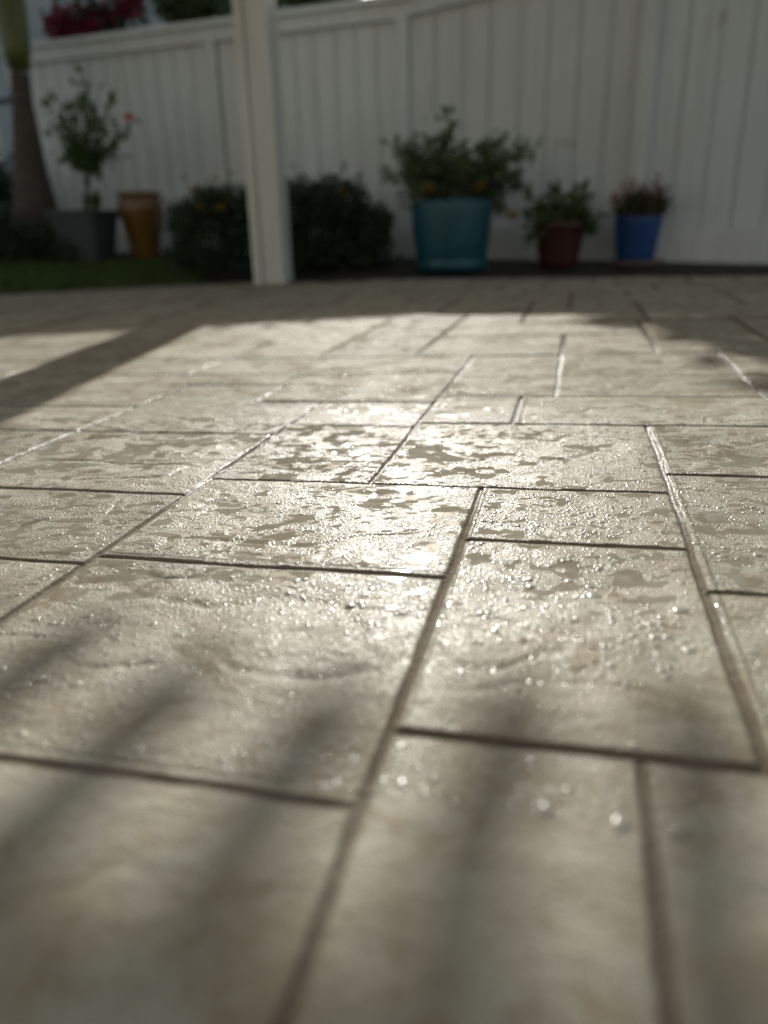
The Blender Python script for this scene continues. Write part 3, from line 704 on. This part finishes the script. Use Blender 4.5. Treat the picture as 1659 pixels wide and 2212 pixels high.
# grey planter with a standard rose
gbp = at(196, 568, 4.913)
grey = pot_obj('potted_rose', 'square grey planter with a standard rose tree, one pink bloom', tuple(gbp),
   [(.001, .0), (.113, .0), (.118, .006), (.158, .315), (.171, .32), (.173, .355), (.160, .358), (.151, .32)], M['grey'], None, 48, sq=9, rz=RZ+math.radians(8), soil=(.149, .318))
grey.rotation_euler[2] = 0.0
for ch in grey.children: ch.rotation_euler[2] = RZ+math.radians(10)
tips = [(100, 215), (118, 205), (140, 220), (110, 260), (125, 245), (150, 250), (175, 160), (185, 150), (215, 195), (252, 172), (240, 215), (235, 240), (282, 262), (262, 280), (250, 305), (225, 290), (255, 335), (245, 315), (205, 260), (170, 280), (150, 300), (135, 290), (165, 320), (150, 330), (200, 300), (215, 320), (190, 230), (160, 210)]
mb = MB(); top = rel(grey, at(190, 370, 4.9)); mb.tube([(0, 0, .27), top*.5+np.array([.01, 0, .15]), top], [.011, .010, .010], 7); LP, LD = [], []
for p in rel_px(grey, tips, 4.9, .10, rg):
    mid = (top+p)/2+np.array([0, 0, .01]); mb.tube([top, mid, p], [.006, .004, .002], 5)
    for k in range(11):
        t = .25+.75*rg.random()**.7; q = top+(p-top)*t; LP.append(q+rg.normal(0, .020, 3)); LD.append((p-top)*.8+rg.normal(0, .25, 3))
body = blob_points(rg, 330, [(top[0]-.02, top[1], top[2]+.08, .11, .10, .075), (top[0]+.01, top[1], top[2]+.01, .05, .06, .07)], .2)
low = blob_points(rg, 60, [(top[0]+.0, top[1], .35, .05, .05, .06)], .3)
LP = np.concatenate([np.array(LP), body, low]); LD = np.concatenate([np.array(LD), rg.normal(0, 1, body.shape), rg.normal(0, 1, low.shape)])
mb.build('stem', M['stem'], grey, True); leaves('foliage', LP, LD, .050, M['rose'], grey, rg, .62)
flower('bloom', rel(grey, at(282, 258, 4.85)), .030, M['pink'], grey, 77)

# palm
pb0 = at(85, 520, 5.2); palm = empty('palm_tree', (pb0[0], pb0[1], bedf(pb0[0], pb0[1])-.02)); tag(palm, 'palm with ringed grey brown trunk and green crown shaft at left', 'palm tree')
def pr(x, y): return rel(palm, at(x, y, 5.2))
mb = MB(); cs = [(83, 560, 70), (82, 500, 58), (76, 440, 47), (66, 370, 36), (58, 300, 29), (48, 220, 22), (42, 150, 20)]
prof = []
for x, y, w_ in cs: prof.append((pr(x, y), w_*.86*5.2/PF))
pts, rs = [], []
for i in range(len(prof)-1):
    for u in np.linspace(0, 1, 8, endpoint=False): pts.append(prof[i][0]*(1-u)+prof[i+1][0]*u); rs.append((prof[i][1]*(1-u)+prof[i+1][1]*u)*(1.0 if int(u*8) % 4 else .975))
mb.tube(pts, rs, 20); mb.build('trunk', M['bark'], palm, True)
mb = MB(); sh = [(42, 152, 19), (36, 110, 25), (26, 50, 28), (14, -40, 26), (5, -120, 18)]
mb.tube([pr(x, y) for x, y, _ in sh], [q*5.2/PF for _, _, q in sh], 20); mb.build('crown_shaft', M['shaft'], palm, True)
crown = pr(5, -120)
for k in range(7):
    a = k*2*math.pi/7+.3; d = np.array([math.cos(a)*.6-.45, math.sin(a)*.5+.35, 0]); P, D, sp = [], [], []
    for u in np.linspace(0, 1, 15):
        q = crown+d*1.1*u+np.array([0, 0, .85*u-.75*u*u]); sp.append(q)
        if u > .1:
            sd = np.cross(d, (0, 0, 1)); sd /= np.linalg.norm(sd)
            for sgn in (-1, 1):
                for e in range(2): P.append(q+d*.03*e); D.append(sd*sgn+d*.5+np.array([0, 0, -.35]))
    leaves('frond', np.array(P), np.array(D), .30, M['frond'], palm, rg, .10)

# beyond the fence
house = empty('neighbour_house', (-2.6, 8.6, 0)); tag(house, 'pale grey stucco house wall showing above the left end of the fence', 'house')
mb = MB(); mb.box((-1.2, .6, 1.5), (3.7, 0, 0), (0, .6, 0), (0, 0, 1.5)); mb.build('wall', M['house'], house)
mb = MB(); mb.box((-1.2, .5, 3.06), (4.0, 0, 0), (0, 1.0, 0), (0, 0, .06)); mb.build('roof', M['roofing'], house)
def above(name, label, lobes_px, Y, n, size, mt, seed, cat, extra=None, depth=.25):
    rg2 = np.random.default_rng(seed); c0 = at(lobes_px[0][0], lobes_px[0][1], Y); o = empty(name, (c0[0], c0[1], -.14)); tag(o, label, cat)
    lobes = []
    for x, y, rx, ry in lobes_px:
        c = rel(o, at(x, y, Y)); lobes.append((c[0], c[1], c[2], rx*Y/PF, depth, ry*Y/PF))
    P = blob_points(rg2, n, lobes, .2); leaves('foliage', P, rg2.normal(0, 1, P.shape)+np.array([0, -.2, -.1]), size, mt, o, rg2, .7)
    mb = MB()
    for k in range(4):
        l = lobes[k % len(lobes)]; mb.tube([(rg2.normal(0, .05), rg2.normal(0, .05), 0), (l[0]*.4, l[1], l[2]*.55), l[:3]], [.03, .022, .01], 6)
    mb.build('stem', M['stem'], o, True)
    if extra: extra(o, lobes, rg2)
    return o
def bracts(o, lobes, rg2):
    for (x, y, r) in [(118, 55, 26), (140, 40, 28), (175, 62, 22), (190, 40, 26), (210, 70, 16), (160, 68, 20), (270, 15, 26), (290, 5, 22), (128, 75, 16), (225, 35, 20)]:
        c = rel(o, at(x, y, 5.9)); rr = r*5.9/PF; P = c+np.clip(rg2.normal(0, .45, (90, 3)), -.55, .55)*rr; leaves('bracts', P, rg2.normal(0, 1, P.shape), .045, M['bract'], o, rg2, .8)
above('bougainvillea', 'red bougainvillea spilling over the left end of the fence', [(160, 50, 55, 34), (220, 40, 45, 45), (275, 15, 40, 30), (240, 75, 40, 14)], 6.0, 700, .05, M['shrub'], 41, 'flowering vine', bracts)
above('leafy_bush', 'green bush rising above the fence just left of the white post', [(420, 12, 75, 30), (380, 25, 40, 20), (470, 20, 40, 26), (420, -60, 90, 50)], 6.0, 2600, .05, M['hedge'], 42, 'bush')
above('olive_bush', 'yellow green bush glimpsed above the fence just right of the white post', [(650, -15, 60, 28), (720, -45, 70, 35)], 6.0, 1800, .05, M['hedge'], 43, 'bush')
def tree(name, label, X, Y0, zlo, zhi, rx, ry, n, seed):
    rg2 = np.random.default_rng(seed); o = empty(name, (X, Y0, -.14)); tag(o, label, 'tree')
    P = np.stack([rg2.uniform(-rx, rx, n), rg2.uniform(-ry, ry, n), rg2.uniform(zlo, zhi, n)+.14], -1)
    leaves('foliage', P, rg2.normal(0, 1, P.shape), .11, M['hedge'], o, rg2, .8); mb = MB()
    for k in range(5): mb.tube([(rx*(.5*k-1), 0, 0), (rx*(.4*k-.8), 0, zlo+.3), (rx*(.45*k-.9), 0, zhi)], [.05, .04, .015], 7)
    mb.build('trunk', M['bark'], o, True); return o
tree('shadow_hedge', 'tall clipped green hedge added unseen behind the right half of the fence to cast shade', 2.26, 5.5, .3, 2.9, 1.7, .35, 9000, 51)  # unseen, added so its left end casts the shade edge across the patio
